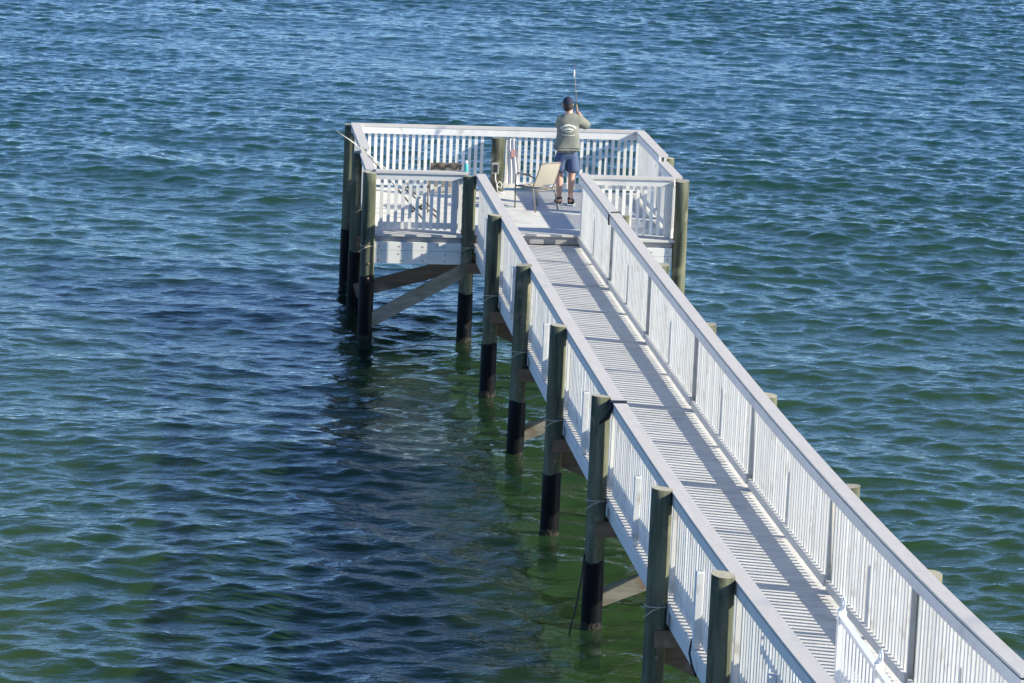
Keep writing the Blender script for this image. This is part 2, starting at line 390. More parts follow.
# ------------------------------------------------------------------ pilings
def piling(x, y, top, label, rad=.101, ground=-4.5, zs=-.70, tail=True, notch=0, wave=True, side=-1):
    t = thing('piling', label, 'piling', (x, y, ZW), 'round timber pilings carrying the pier')
    t.rotation_euler = (random.uniform(-.006, .006), random.uniform(-.004, .006), random.uniform(0, 6) if not tail else 0)
    sh = MB(); n = 20; lv = [zs-.05]+[zs+.12+(top-zs-.12)*i/9 for i in range(10)]
    ph = random.uniform(0, 6); vs = []
    lean = (random.uniform(-.012, .012), random.uniform(-.01, .01))
    for i, z in enumerate(lv):
        f = (z-zs)/(top-zs)
        for k in range(n):
            a = 2*math.pi*k/n
            r_ = rad*(1.03-.05*f)*(1+.012*math.sin(3*a+ph+z*2)+.008*math.sin(7*a-ph))
            zz = z if i < len(lv)-1 else z+.010*math.cos(a+ph)
            vs.append((r_*math.cos(a)+lean[0]*f*0, r_*math.sin(a), zz-ZW))
    fs = [(i*n+k, i*n+(k+1) % n, (i+1)*n+(k+1) % n, (i+1)*n+k) for i in range(len(lv)-1) for k in range(n)]
    sh.add(vs, fs); sh.add([], [])
    sh.f.append(tuple((len(lv)-1)*n+k for k in range(n))); sh.mi.append(1)
    o = sh.build('shaft', [m_pile, m_cut], t)
    for p in o.data.polygons:
        if p.material_index == 0: p.use_smooth = True
    sl = MB(); lv = [ground, ZW-.3, ZW+.02, ZW+.18, ZW+.35, zs-.02, zs]
    pts = [(0, 0, z-ZW) for z in lv]
    vs = []
    for i, z in enumerate(lv):
        for k in range(n):
            a = 2*math.pi*k/n; r_ = (rad+.010)*(1+.012*math.sin(2*a+z*5+ph)+random.uniform(-.006, .006))
            if i == len(lv)-1: r_ = rad+.002
            vs.append((r_*math.cos(a), r_*math.sin(a), z-ZW+(.012*math.sin(2*a+ph)+random.uniform(-.008, .008) if i > len(lv)-3 else 0)))
    sl.add(vs, [(i*n+k, i*n+(k+1) % n, (i+1)*n+(k+1) % n, (i+1)*n+k) for i in range(len(lv)-1) for k in range(n)])
    sl.build('sleeve', m_sleeve, t, smooth=True)
    bn = MB(); nn = 40; nl = 12; vs = []
    for a_ in range(nl+1):
        z = -.16+.24*a_/nl
        for k in range(nn):
            a = 2*math.pi*k/nn; e = max(0, 1-abs(a_-nl*.45)/(nl*.55)); e = e*random.uniform(.1, 1.0)
            r_ = rad+.006+.018*e; vs.append((r_*math.cos(a), r_*math.sin(a), z+random.uniform(-.008, .008)))
    bn.add(vs, [(i_*nn+k, i_*nn+(k+1) % nn, (i_+1)*nn+(k+1) % nn, (i_+1)*nn+k) for i_ in range(nl) for k in range(nn)])
    bn.build('barnacles', m_barn, t)
    if tail:
        z = bdz(y)-.02
        rp = MB(); pts = []
        for k in range(26):
            a = 2*math.pi*k/25; pts.append(((rad+.008)*math.cos(a), (rad+.008)*math.sin(a), z-ZW+.004*math.sin(a*3)))
        rp.tube(pts, .006, 5, cap=False)
        rp.tube([(rad*.2, -rad-.01, z-ZW), (-.06, -rad-.05, z-ZW-.02), (-.14, -rad-.07, z-ZW-.075)], .006, 5)
        rp.build('rope_tie', m_rope, t)
        bl = MB()
        for zz in (-.28, -.5):
            bl.ell((side*-.01, -rad-.004, bdz(y)+zz-ZW), (.02, .012, .02), 8, 5)
        bl.build('bolt_heads', m_steel, t)
    return t
AL = .104
ords = ['', 'corner', 'second', 'third', 'fourth', 'fifth', 'sixth', 'seventh', 'eighth']
txt = {1: 'green grey piling where the left walkway rail meets the fishing platform',
       2: 'first piling shoreward of the platform along the left walkway rail',
       3: 'left rail piling, second one shoreward of the platform',
       4: 'left rail piling just beyond the one with the black strap',
       5: 'left rail piling with black strap over its top and a cord hanging beside it',
       6: 'tall left rail piling between the strapped piling and the nearest short topped one',
       7: 'nearest left rail piling with pale sawn top at the bottom of the photo'}
for i in range(1, 8):
    x = -AL+.018+bdx(PY[i]); tp = {1: 1.035, 7: 1.105}.get(i, 1.085)
    piling(x, PY[i], tp+bdz(PY[i]), txt[i])
rtx = {2: 'right rail piling nearest the platform, seen through the balusters', 3: 'second right rail piling shoreward of the platform, seen as a slot in the railing',
       4: 'right rail piling whose top shows farthest along beyond the right cap', 5: 'right rail piling with second farthest top showing beyond the cap',
       6: 'right rail piling whose pale top shows midway down the right cap', 7: 'nearest right rail piling, top just showing beyond the cap at lower right'}
for i in range(2, 8):
    piling(XR1+.035+bdx(PYR(i)), PYR(i), 1.046+bdz(PYR(i)), rtx[i], tail=False)
piling(-1.555, .06, 1.06, 'front left corner piling of the fishing platform, lit pale green on its right', zs=-.46)
piling(-1.60, 2.25, 1.03, 'piling at the middle of the platform left side', tail=False, zs=-.5)
piling(-1.60, 4.52, 1.13, 'farthest left piling at the back corner of the platform', tail=False, zs=-.54)
piling(3.08, .08, 1.045, 'tall pale green piling at the front right corner of the platform', tail=False)
piling(3.115, 1.98, 1.11, 'piling at the middle of the platform right side with only its top showing', tail=False)
piling(3.10, 4.55, 1.10, 'back right corner piling hidden behind the platform railing', tail=False)
piling(.74, 4.30, 1.015, 'brown piling in the middle of the back railing of the platform', tail=False, rad=.105)

# ------------------------------------------------------------------ bents: beams and braces
bt = {1: 'where the walkway meets the platform', 2: 'under the first walkway bent from the platform', 3: 'under the second walkway bent from the platform', 4: 'under the third walkway bent from the platform',
      5: 'at the piling with the black strap', 6: 'one bent shoreward of the strapped piling', 7: 'at the nearest piling'}
for i in range(1, 8):
    y = PY[i]; z = bdz(y); x = bdx(y)
    t = thing('bent_beam', 'brown timber beam crossing beneath the deck '+bt[i], 'beam', (x+.85, y, z-.3), 'timber beams under the walkway')
    for dy in (-.125, .085):
        b = MB(); b.box(-.955, .98, dy, dy+.04, -.10, .062, c=.004); b.build('beam_board', m_beam, t)
    if i in (2, 4, 6): a, c_ = (-.95, -.16), (.95, -1.0)
    else: a, c_ = (.95, -.14), (-.95, -.88)
    if i > 1:
        b = MB(); b.bar((x+.85+a[0], y+.165, z-.3+a[1]), (x+.85+c_[0], y+.165, z-.3+c_[1]), .045, .19, side=(0, 1, 0))
        o = b.build('cross_brace', m_beam if i in (2, 4, 6) else m_brace, origin=(x+.85, y+.165, z-.8))
        tag(o, ('pale weathered diagonal brace low beneath the deck ' if i not in (2, 4, 6) else 'brown diagonal brace beneath the deck ')+bt[i], 'brace', 'diagonal braces between pilings')
b = MB(); b.bar((-1.54, .02, -1.17), (-.10, .02, -.34), .05, .20, side=(0, 1, 0))
tag(b.build('cross_brace', m_brace, origin=(-.8, -.055, -.8)), 'light grey diagonal brace rising from the front left platform piling', 'brace', 'diagonal braces between pilings')
b = MB(); b.bar((-1.6, 2.14, -1.10), (.9, 2.14, -.40), .05, .22, side=(0, 1, 0))
tag(b.build('cross_brace', m_beam, origin=(-.5, 2.14, -.8)), 'dark diagonal brace beneath the platform behind the light grey one', 'brace', 'diagonal braces between pilings')
for yy, w in ((2.12, 'middle'), (4.35, 'back')):
    t = thing('bent_beam', 'brown timber beam under the %s of the fishing platform' % w, 'beam', (.7, yy, -.3), 'timber beams under the platform')
    b = MB(); b.box(-2.3, 2.4, 0.0, .045, -.12, .055, c=.004); b.build('beam_board', m_beam, t)

# ------------------------------------------------------------------ railings
bal = MB(); bal.box(-.024, .024, -.021, .021, 0, 1, c=.0025)
def rail_section(y0, y1, side, label, slot=True):
    """walkway railing bay between two pilings. side -1 = left, +1 = right; boards follow the pier's curve"""
    ym = (y0+y1)/2
    t = thing('railing_section', label, 'railing', tuple(bend((.0715 if side < 0 else 1.6355, ym, 0))), 'white railing bays along the walkway')
    # u = distance from inner face outwards
    X = (lambda u: XL1-u) if side < 0 else (lambda u: XR0+u)
    def st(name, m, u0, u1, z0, z1, a=y0, b_=y1):
        s = MB(); xa, xb = sorted((X(u0), X(u1))); strip(s, xa, xb, a, b_, z0, z1, 10); return at_parent(s.build(name, m, t), t)
    st('cap', m_cap, 0, .143, 1.050, 1.07, y0+.0015, y1-.0015)
    st('cap_core', m_gap_shade, .03, .11, .96, 1.049, y0+.002, y1-.002)  # dark filler, draws the shadow line under the cap
    st('inner_board', m_board, .006, .028, .925, 1.030, y0+.002, y1-.002)
    st('outer_board', m_board, .112, .135, .935, 1.032, y0+.002, y1-.002)
    st('bottom_rail', m_board, .008, .044, .055, .142, y0+.06, y1-.06)
    n = max(2, int(round((y1-y0-0.30)/.126))); base = None
    u = .066
    for k in range(n+1):
        y = y0+.15+(y1-y0-.30)*k/n
        P = bend((X(u), y, .045)); P -= t.location
        if base is None:
            base = bal.build('baluster', m_white, t); base.location = P; base.scale = (1, 1, .984); o = base
        else: o = inst(base, t, P)
        o.rotation_euler = (random.uniform(-.007, .007), random.uniform(-.004, .004), random.uniform(-.05, .05))
    yp = ym+.1
    pb = MB(); pb.box(-.03, .03, -.042, .042, .002, .70, c=.006)
    o = pb.build('post', m_post, t); o.location = bend((X(.121), yp, 0))-t.location
    return t
ly = ['', '', 'bay joining the platform', 'second bay from the platform', 'third bay from the platform', 'bay just beyond the strapped piling', 'bay just shoreward of the strapped piling', 'bay between the two nearest pilings', 'nearest bay cut by the bottom edge of the photo']
for i in range(2, 9):
    y0, y1 = PY[i], PY[i-1]
    if i == 2: y1 = .10
    rail_section(y0, y1, -1, 'white left walkway railing, '+ly[i].replace('strapped', 'black strapped'))
    rail_section(PYR(i), .46 if i == 2 else PYR(i-1), 1, 'white right walkway railing, '+['', '', 'bay joining the platform', 'second bay from the platform', 'third bay from the platform', 'fourth bay from the platform', 'fifth bay from the platform', 'sixth bay, opposite the small white gate', 'nearest bay at the lower right corner'][i])
def prail(a, b, zc, label, out, post=None, gaps=(), floor=ZP, nb=.098):
    """straight platform railing from a to b; out = unit vector pointing away from the platform"""
    a, b = Vector((*a, 0)), Vector((*b, 0)); d = b-a; L_ = d.length; d.normalize(); out = Vector((*out, 0))
    t = thing('railing_section', label, 'railing', tuple((a+b)/2+Vector((0, 0, floor))), 'white railings round the fishing platform')
    def pc(name, m, u0, u1, z0, z1, s0=0, s1=None):
        s1 = L_ if s1 is None else s1; q = MB()
        A = a+d*s0+out*((u0+u1)/2)+Vector((0, 0, (z0+z1)/2)); B = a+d*s1+out*((u0+u1)/2)+Vector((0, 0, (z0+z1)/2))
        q.bar(A, B, abs(u1-u0), z1-z0, side=tuple(out)); return at_parent(q.build(name, m, t), t)
    pc('cap', m_cap, -.002, .143, zc-.037, zc)
    pc('inner_board', m_white, .005, .04, zc-.145, zc-.039)
    pc('outer_board', m_board, .085, .12, zc-.135, zc-.040)
    pc('bottom_rail', m_white, .005, .04, floor+.05, floor+.135, .06, L_-.06)
    n = int((L_-.2)/nb); base = None
    for k in range(n+1):
        s_ = .1+(L_-.2)*k/n
        if any(g0 < s_ < g1 for g0, g1 in gaps): continue
        P = a+d*s_+out*.062+Vector((0, 0, floor+.04))-t.location
        if base is None:
            base = bal.build('baluster', m_white, t); base.location = P; base.scale = (1, 1, zc-floor-.085)
        else: inst(base, t, P)
    for s_ in (post or []):
        q = MB(); q.box(-.042, .042, -.042, .042, -.02, zc-floor-.14, c=.005); o = q.build('post', m_post, t)
        o.location = a+d*s_+out*.045+Vector((0, 0, floor))-t.location
    return t
ZB = 1.17
prail((-1.46, .33), (-.10, .33), 1.07, 'front left white railing of the platform facing the camera, bottle on its end', (0, -1), post=[1.18])
prail((1.71, .30), (2.96, .30), 1.07, 'front right white railing of the platform beside the tall pale piling', (0, -1), post=[1.2])
prail((-1.46, 1.85), (-1.46, .336), 1.07, 'lower front half of the platform left side railing, rods resting on it', (-1, 0))
prail((2.96, .306), (2.96, 1.82), 1.07, 'lower front half of the platform right side railing', (1, 0))
prail((-1.46, 4.36), (-1.46, 1.86), ZB, 'raised back half of the platform left side railing', (-1, 0))
prail((2.96, 1.83), (2.96, 4.36), ZB, 'raised back half of the platform right side railing', (1, 0))
prail((-1.60, 4.365), (3.10, 4.365), ZB, 'long white back railing of the platform facing the open water', (0, 1), gaps=((2.16, 2.42),))

# ------------------------------------------------------------------ gate on the walkway
def gate():
    y0, y1 = -24.15, -27.1
    x = .655
    t = thing('walkway_gate', 'small white metal picket gate with curled finials in the lower right corner', 'gate', tuple(bend((x, y0, 0))))
    n = 2; ln = 1.42
    def o_(u): return -u
    f = MB()
    for z in (1.02, .12): f.box(-.022, .022, -2*ln, 0, z-.02, z+.02, c=.004)
    f.box(-.026, .026, -2*ln, 0, 1.041, 1.050)
    f.build('frame_rails', m_gate, t)
    for k in range(3):
        p = MB(); p.box(-.032, .032, -ln*k-.032, -ln*k+.032, .01, 1.09, c=.004); p.build('gate_post', m_gate, t)
        q = MB(); pts = []
        for j in range(14):
            a = j/13*1.5*math.pi
            pts.append((0, -ln*k-.04+.04*math.cos(a), 1.16+.035*math.sin(a)))
        pts = [(0, -ln*k, 1.085), (0, -ln*k+.005, 1.13)]+pts
        q.tube(pts, .011, 6); q.ell((0, -ln*k, 1.10), (.03, .03, .015), 8, 5); q.ell(pts[-1], (.02, .02, .02), 8, 5); q.build('curled_finial', m_gate, t, smooth=True)
    pk = MB(); pk.box(-.009, .009, -.009, .009, .12, 1.01); base = None
    for k in range(2):
        for j in range(1, 11):
            P = (0, -ln*k-ln*j/11, 0)
            if base is None: base = pk.build('picket', m_gate, t); base.location = P
            else: inst(base, t, P)
gate()

# ------------------------------------------------------------------ straps, cords
y5 = PY[5]
t = thing('black_strap', 'black webbing strap knotted over the left cap at its joint', 'strap', tuple(bend((.07, y5-.22, 1.07))))
b = MB(); b.box(-.078, .078, -.06, .06, .002, .007); b.build('strap_band', m_black, t)
b = MB(); b.tube([(-.078, 0, .004), (-.086, -.01, -.06), (-.11, .02, -.14), (-.13, .10, -.2), (-.20, .17, -.30), (-.22, .19, -.40)], [.03, .025, .035, .018, .012, .008], 7)
b.ell((-.115, .03, -.15), (.035, .05, .045), 8, 6); b.build('knot', m_black, t, smooth=True)
b = MB(); x5 = bdx(y5)-.1; b.tube([(x5-.10, y5-.08, -.62), (x5-.13, y5-.12, -.9), (x5-.18, y5-.15, -1.2), (x5-.24, y5-.16, -1.5)], .011, 6)
tag(b.build('dangling_line', m_black, origin=(x5-.13, y5-.12, -1.0), smooth=True), 'thin black cord hanging from the strapped piling into the water', 'cord')
yc = -20.9
b = MB(); P = bend((0, yc, 0)); pts = [(.045, .0, .12), (.0, -.02, .05), (-.02, -.05, -.06), (.005, -.10, -.17), (.03, -.17, -.235)]
b.tube([P+Vector(p) for p in pts], .010, 6); tag(b.build('loose_cable', m_black, origin=tuple(P), smooth=True), 'black cable looping over the stringer between the two nearest left pilings', 'cable')
P = bend((XR0+.07, -.05, 1.07))
b = MB(); P = bend((XR0, -3.10, 0)); b.tube([P+Vector((.0, 0, .90)), P+Vector((-.004, 0, 1.04)), P+Vector((.03, .0, 1.076)), P+Vector((.15, .02, 1.078)), P+Vector((.19, .03, .98))], .012, 5)
tag(b.build('tie_cord', m_black, origin=tuple(P+Vector((0, 0, 1))), smooth=True), 'thin dark cord looped across the right cap close to the platform', 'cord')

# ------------------------------------------------------------------ patio chairs
def chair(loc, rz, label):
    t = thing('patio_chair', label, 'chair', loc, 'tan sling patio chairs', rz, .87)
    # local: faces +Y, width along X .56
    w = .27; r = .0125
    for s in (-1, 1):
        f = MB(); f.tube([(s*w, .24, 0), (s*w, .25, .40), (s*w, .24, .60), (s*w, .20, .635), (s*w, -.10, .625), (s*w, -.235, .60)], r, 7); f.build('front_leg_and_arm', m_frame, t, smooth=True)
        f = MB(); f.tube([(s*w, -.30, 0), (s*w, -.22, .30), (s*w, -.20, .42)], r, 7); f.build('rear_leg', m_frame, t, smooth=True)
        f = MB(); f.box(s*w-.03, s*w+.03, -.12, .20, .637, .652, c=.005); f.build('armrest', m_frame, t)
    f = MB(); f.tube([(-w+.02, .26, .41), (-w+.02, -.16, .37), (-w+.02, -.24, .56), (-w+.03, -.35, .84), (-w+.07, -.365, .87), (w-.07, -.365, .87), (w-.03, -.35, .84), (w-.02, -.24, .56), (w-.02, -.16, .37), (w-.02, .26, .41)], r, 7)
    f.tube([(-w, .24, .40), (w, .24, .40)], r, 6); f.tube([(-w, -.21, .36), (w, -.21, .36)], r, 6); f.build('seat_frame', m_frame, t, smooth=True)
    def sling(p):
        vs = []; fs = []; n = 8
        prof = p
        for (y, z, sag) in prof:
            for k in range(n+1):
                a = k/n*2-1; q = (1-a*a)*sag
                vs.append((a*(w-.03), y-q*(1 if z > .5 else 0), z-q*(0 if z > .5 else 1)))
        for i in range(len(prof)-1):
            for k in range(n):
                fs.append((i*(n+1)+k, i*(n+1)+k+1, (i+1)*(n+1)+k+1, (i+1)*(n+1)+k))
        m_ = len(vs); vs2 = [(v[0], v[1]-.004, v[2]-.004) for v in vs]
        b = MB(); b.add(vs+vs2, fs+[tuple(m_+i for i in reversed(f_)) for f_ in fs]); return b
    sling([(.255, .412, .0), (.15, .40, .018), (0, .39, .022), (-.10, .385, .02), (-.16, .385, .01)]).build('seat', m_sling, t, smooth=True)
    sling([(-.205, .47, .01), (-.24, .56, .02), (-.285, .67, .022), (-.325, .77, .02), (-.36, .865, .005)]).build('backrest', m_sling, t, smooth=True)
    return t
chair((1.19, 2.66, ZP), math.atan2(.86, -.5)-math.pi/2+.12, 'tan sling patio chair standing beside the person fishing')
chair((-.28, 2.25, ZP), R(-4), 'tan sling patio chair behind the front left railing, brown cloth over its back')
b = MB(); n = 14
for s in (1,):
    vs = []; fs = []
    prof = [(-.35, .80), (-.385, .84), (-.41, .885), (-.37, .91), (-.31, .895), (-.29, .83), (-.27, .77)]
    for i, (y, z) in enumerate(prof):
        for k in range(n+1):
            a = k/n*2-1
            vs.append((-.28+a*.235, 2.25+y*.87+.010*math.sin(a*9+i), ZP+z*.87+.010*math.sin(a*7+i*1.3)))
    for i in range(len(prof)-1):
        for k in range(n): fs.append((i*(n+1)+k, i*(n+1)+k+1, (i+1)*(n+1)+k+1, (i+1)*(n+1)+k))
    m_ = len(vs); vs += [(v[0], v[1]+.006, v[2]-.014) for v in vs]
    fs += [tuple(m_+q for q in reversed(f)) for f in fs]
    b.add(vs, fs)
# (cloth is kept just at the chair's top edge)
tag(b.build('folded_cloth', m_cloth, origin=(-.28, 1.87, ZP+.9), smooth=True), 'brown cloth folded over the top of the left patio chair', 'cloth')

# ------------------------------------------------------------------ small things on the platform
t = thing('bottle', 'small turquoise bottle standing on the railing corner near the walkway', 'bottle', (-.13, .275, 1.07))
b = MB(); b.tube([(0, 0, 0), (0, 0, .005), (0, 0, .10), (0, 0, .125)], [.030, .034, .034, .020], 14); b.build('body', m_turq, t, smooth=True)
b = MB(); b.tube([(0, 0, .126), (0, 0, .165)], [.024, .022], 12); b.build('cap', m_gate, t, smooth=True)
# towel on back railing
t = thing('hanging_towel', 'pale towel with pink patch hanging from the back railing', 'towel', (.98, 4.24, ZP))
b = MB(); vs = []; fs = []; n = 10; m2 = 12
for i in range(m2+1):
    z = .86-.72*i/m2; w_ = .07+.03*i/m2
    for k in range(n+1):
        a = k/n*2-1; vs.append((a*w_+.015*math.sin(z*6), .05+.022*math.sin(a*8+z*3)-.03*(i/m2), z-.03*a*a))
for i in range(m2):
    for k in range(n): fs.append((i*(n+1)+k, (i+1)*(n+1)+k, (i+1)*(n+1)+k+1, i*(n+1)+k+1))
q = len(vs); vs += [(v[0], v[1]+.012, v[2]) for v in vs]; fs += [tuple(q+j for j in reversed(f)) for f in fs]
b.add(vs, fs); b.build('cloth', m_towel, t, smooth=True)
b = MB(); b.box(-.03, .035, .0, .015, .56, .68, c=.003); b.build('pink_patch', m_pink, t)
# box with white cord on the post
t = thing('outlet_box', 'grey weatherproof box with curled white cord on the brown back piling', 'outlet box', (.70, 4.165, ZP))
b = MB(); b.box(-.055, .055, -.03, .03, .30, .48, c=.008); b.build('housing', m_box, t)
b = MB(); b.box(-.035, .03, -.037, -.031, .33, .45, c=.001); b.build('cover', m_rod, t)
b = MB(); b.tube([(.0, -.03, .31), (.0, -.05, .22), (.03, -.06, .12), (.09, -.07, .08), (.11, -.05, .14), (.07, -.06, .19), (.02, -.07, .14), (.04, -.1, .03), (.14, -.16, .02)], .009, 6); b.build('cord', m_towel, t, smooth=True)

# fishing rods leaning on the left rail
def leaning_rod(butt, over, ext, label, pale):
    butt, over = Vector(butt), Vector(over); d = (over-butt).normalized(); L_ = (over-butt).length+ext
    t = thing('fishing_rod', label, 'fishing rod', tuple(butt), 'fishing rods leaning on the platform left railing')
    def P(s, off=(0, 0, 0)): return d*s+Vector(off)
    b = MB(); b.tube([P(0.0), P(.02), P(.26), P(.30)], [.012, .016, .014, .010], 8); b.tube([P(.42), P(.72)], [.012, .011], 8); b.build('grip', m_rod, t, smooth=True)
    b = MB(); b.tube([P(.28), P(.8), P(L_*.6), P(L_*.85, (0, 0, -.01)), P(L_, (0, 0, -.05))], [.008, .0075, .0065, .0052, .0042], 7); b.build('blank', m_rodw if pale else m_rod, t, smooth=True)
    q = d.to_track_quat('Z', 'Y')
    b = MB(); o = P(.36)+Vector((0.0, 0.0, -.07)); b.ell(o, (.032, .032, .045), 10, 7, rot=q.to_matrix()); b.tube([P(.36), o], .008, 6); b.tube([o, o+Vector((.06, -.03, -.01)), o+Vector((.07, -.05, .04))], .006, 5); b.build('reel', m_rod, t, smooth=True)
    for k in range(4):
        s = .95+(L_-1.0)*k/3; g = MB(); c = P(s, (0, 0, -.022)); pts = [c+(q @ Vector((.013*math.cos(a), .013*math.sin(a), 0))) for a in [j*math.pi/4 for j in range(9)]]
        g.tube(pts, .0022, 4, cap=False); g.build('guide', m_steel, t)
leaning_rod((-.36, 1.82, ZP+.01), (-1.49, 1.45, 1.115), .62, 'pale fishing rod leaning on the left railing, the highest of the three', True)
leaning_rod((-.42, 1.50, ZP+.01), (-1.49, 1.20, 1.11), .70, 'pale fishing rod leaning on the left railing, the middle of the three', True)
leaning_rod((-.62, .95, ZP+.01), (-1.46, 1.02, 1.10), .35, 'dark fishing rod leaning on the left railing, the lowest of the three', False)

# ------------------------------------------------------------------ person
def skin(name, verts, edges, radii, m, parent=None, sub=2, loc=(0, 0, 0), root=0):
    me = bpy.data.meshes.new(name); me.from_pydata([tuple(v) for v in verts], edges, [])
    o = bpy.data.objects.new(name+'_tmp', me); COL.objects.link(o)
    md = o.modifiers.new('s', 'SKIN'); md.use_smooth_shade = True; md.branch_smoothing = .6
    if not me.skin_vertices: 
        bpy.context.view_layer.objects.active = o
    for i, r_ in enumerate(radii):
        sv = me.skin_vertices[0].data[i]; sv.radius = r_ if isinstance(r_, tuple) else (r_, r_); sv.use_root = (i == root)
    sb = o.modifiers.new('u', 'SUBSURF'); sb.levels = sub; sb.render_levels = sub
    bpy.context.view_layer.update()
    dg = bpy.context.evaluated_depsgraph_get()
    nm = bpy.data.meshes.new_from_object(o.evaluated_get(dg)); nm.name = name
    bpy.data.objects.remove(o)
    nm.materials.clear(); nm.materials.append(m)
    nm.polygons.foreach_set('use_smooth', [True]*len(nm.polygons))
    r = bpy.data.objects.new(name, nm); COL.objects.link(r); r.location = loc
    if parent: r.parent = parent
    return r
def person():
    t = thing('person', 'person seen from behind in sage t-shirt, denim shorts and navy cap, holding a rod', 'person', (1.70, 3.10, ZP))
    V = []; E_ = []; Rr = []
    def v(p, r): V.append(Vector(p)); Rr.append(r); return len(V)-1
    def ch(*ids):
        for a, b in zip(ids, ids[1:]): E_.append((a, b))
    # joints; x right, y away from camera, z up
    pel = v((0, 0, .93), (.125, .10)); wst = v((.0, .0, 1.08), (.13, .10)); chs = v((.0, -.01, 1.25), (.12, .085)); shc = v((.01, 0, 1.37), (.07, .06)); nk = v((.015, .01, 1.445), .062); hd0 = v((.003, .03, 1.50), .066)
    ch(pel, wst, chs, shc, nk, hd0)
    hd = v((-.005, .04, 1.565), (.076, .088)); hd2 = v((-.01, .03, 1.635), (.066, .079)); ch(hd0, hd, hd2)
    hipL = v((-.09, 0, .86), .09); kL = v((-.10, .02, .48), .056); aL = v((-.09, -.02, .09), .038); hL = v((-.09, -.05, .045), .036); fL = v((-.115, .13, .035), (.042, .03)); calfL = v((-.098, -.015, .34), .054)
    ch(pel, hipL, kL, calfL, aL, hL); ch(aL, fL)
    hipR = v((.09, 0, .86), .09); kR = v((.09, -.01, .48), .056); cR = v((.085, -.035, .34), .054); aR = v((.08, -.04, .09), .038); hR = v((.08, -.07, .045), .036); fR = v((.13, .10, .035), (.042, .03))
    ch(pel, hipR, kR, cR, aR, hR); ch(aR, fR)
    shR = v((.155, .01, 1.345), .048); elR = v((.305, .14, 1.232), .042); foR = v((.245, .24, 1.33), .038); wrR = v((.185, .30, 1.42), .028)
    ch(shc, shR, elR, foR, wrR)
    shL = v((-.125, .01, 1.33), .048); elL = v((-.10, .22, 1.17), .042); foL = v((-.06, .33, 1.22), .036); wrL = v((.06, .37, 1.27), .028)
    ch(shc, shL, elL, foL, wrL)
    # hands: palm and five curled digits closed round the rod
    rod_a = Vector((.205, .36, 1.10)); rod_b = Vector((.14, .60, 2.05)); rd = (rod_b-rod_a).normalized()
    def hand(wr, c, sgn):
        c = Vector(c); w_ = V[wr]; pm = v(w_.lerp(c, .55), (.034, .022)); ch(wr, pm)
        lat = rd
        for k in range(4):
            off = rd*((k-1.5)*.021); l_ = (.030, .034, .032, .026)[k]
            k1 = v(c+off+Vector((-.014*sgn, .004, 0)), .0095); k2 = v(c+off+Vector((0, l_, .0)), .009); k3 = v(c+off+Vector((.020*sgn, l_*.5, 0)), .008)
            ch(pm, k1, k2, k3)
        t1 = v(w_.lerp(c, .6)+rd*.035, .011); t2 = v(c+rd*.05+Vector((.012*sgn, .0, 0)), .010); ch(pm, t1, t2)
    s1 = .31; s2 = .12
    hand(wrR, rod_a+rd*s1+Vector((0, -.012, 0)), 1)
    hand(wrL, rod_a+rd*s2+Vector((0, -.012, 0)), -1)
    body = skin('body', V, E_, Rr, m_skin, t)
    # face on the far side: nose, ears, eyes
    b = MB(); c = Vector((-.01, .04, 1.58))
    b.ell(c+Vector((0, .092, -.01)), (.012, .018, .022), 8, 6)
    for s in (-1, 1): b.ell(c+Vector((s*.077, -.0, -.005)), (.012, .022, .032), 8, 6)
    b.ell(c+Vector((0, .082, -.05)), (.024, .010, .007), 8, 5)
    b.build('nose_ears_mouth', m_skin, t, smooth=True)
    for s in (-1, 1):
        b = MB(); b.ell(c+Vector((s*.03, .078, .018)), (.011, .008, .008), 8, 6); b.build('eye', m_hair, t, smooth=True)
    # hair under the cap
    b = MB(); b.ell(c+Vector((0, -.020, -.022)), (.080, .084, .100), 16, 10); b.build('hair', m_hair, t, smooth=True)
    # cap: dome and brim
    b = MB(); vs = []; fs = []; n = 18
    for i in range(7):
        th = math.pi/2*i/6*1.05
        for k in range(n):
            a = 2*math.pi*k/n; vs.append(c+Vector((.092*math.sin(th)*math.cos(a), .105*math.sin(th)*math.sin(a)-.004, .022+.098*math.cos(th))))
    for i in range(6):
        for k in range(n): fs.append((i*n+k, (i+1)*n+k, (i+1)*n+(k+1) % n, i*n+(k+1) % n))
    b.add(vs, fs); b.ell(c+Vector((0, -.004, .122)), (.010, .010, .006), 8, 4)
    hat = b.build('cap_crown', m_cap_hat, t, smooth=True)
    b = MB(); vs = []; fs = []
    for j, rr_ in enumerate((.09, .165)):
        for k in range(11):
            a = R(25+130*k/10); vs.append(c+Vector((.088*math.cos(a)*(1 if j == 0 else 1.02), rr_*math.sin(a), .020-.012*j)))
    for k in range(10): fs.append((k, k+1, 12+k, 11+k))
    q = len(vs); vs += [p-Vector((0, 0, .006)) for p in vs]; fs += [tuple(q+j for j in reversed(f)) for f in fs]
    b.add(vs, fs); b.build('cap_brim', m_cap_hat, hat, smooth=True)
    # t-shirt
    SV = [(0, 0, .80), (0, 0, .92), (0, -.003, 1.06), (0, -.018, 1.22), (.008, -.014, 1.345), (.008, .014, 1.487), (.165, 0, 1.36), (.24, .07, 1.29), (.315, .13, 1.225), (.285, .18, 1.275), (-.12, 0, 1.325), (-.125, .09, 1.25), (-.10, .19, 1.19)]
    SR = [(.205, .16), (.20, .158), (.198, .155), (.20, .15), (.165, .12), (.098, .092), .098, .088, .078, .066, .094, .080, .070]
    shirt = skin('t_shirt', SV, [(0, 1), (1, 2), (2, 3), (3, 4), (4, 5), (4, 6), (6, 7), (7, 8), (8, 9), (4, 10), (10, 11), (11, 12)], SR, m_shirt, t, root=2)
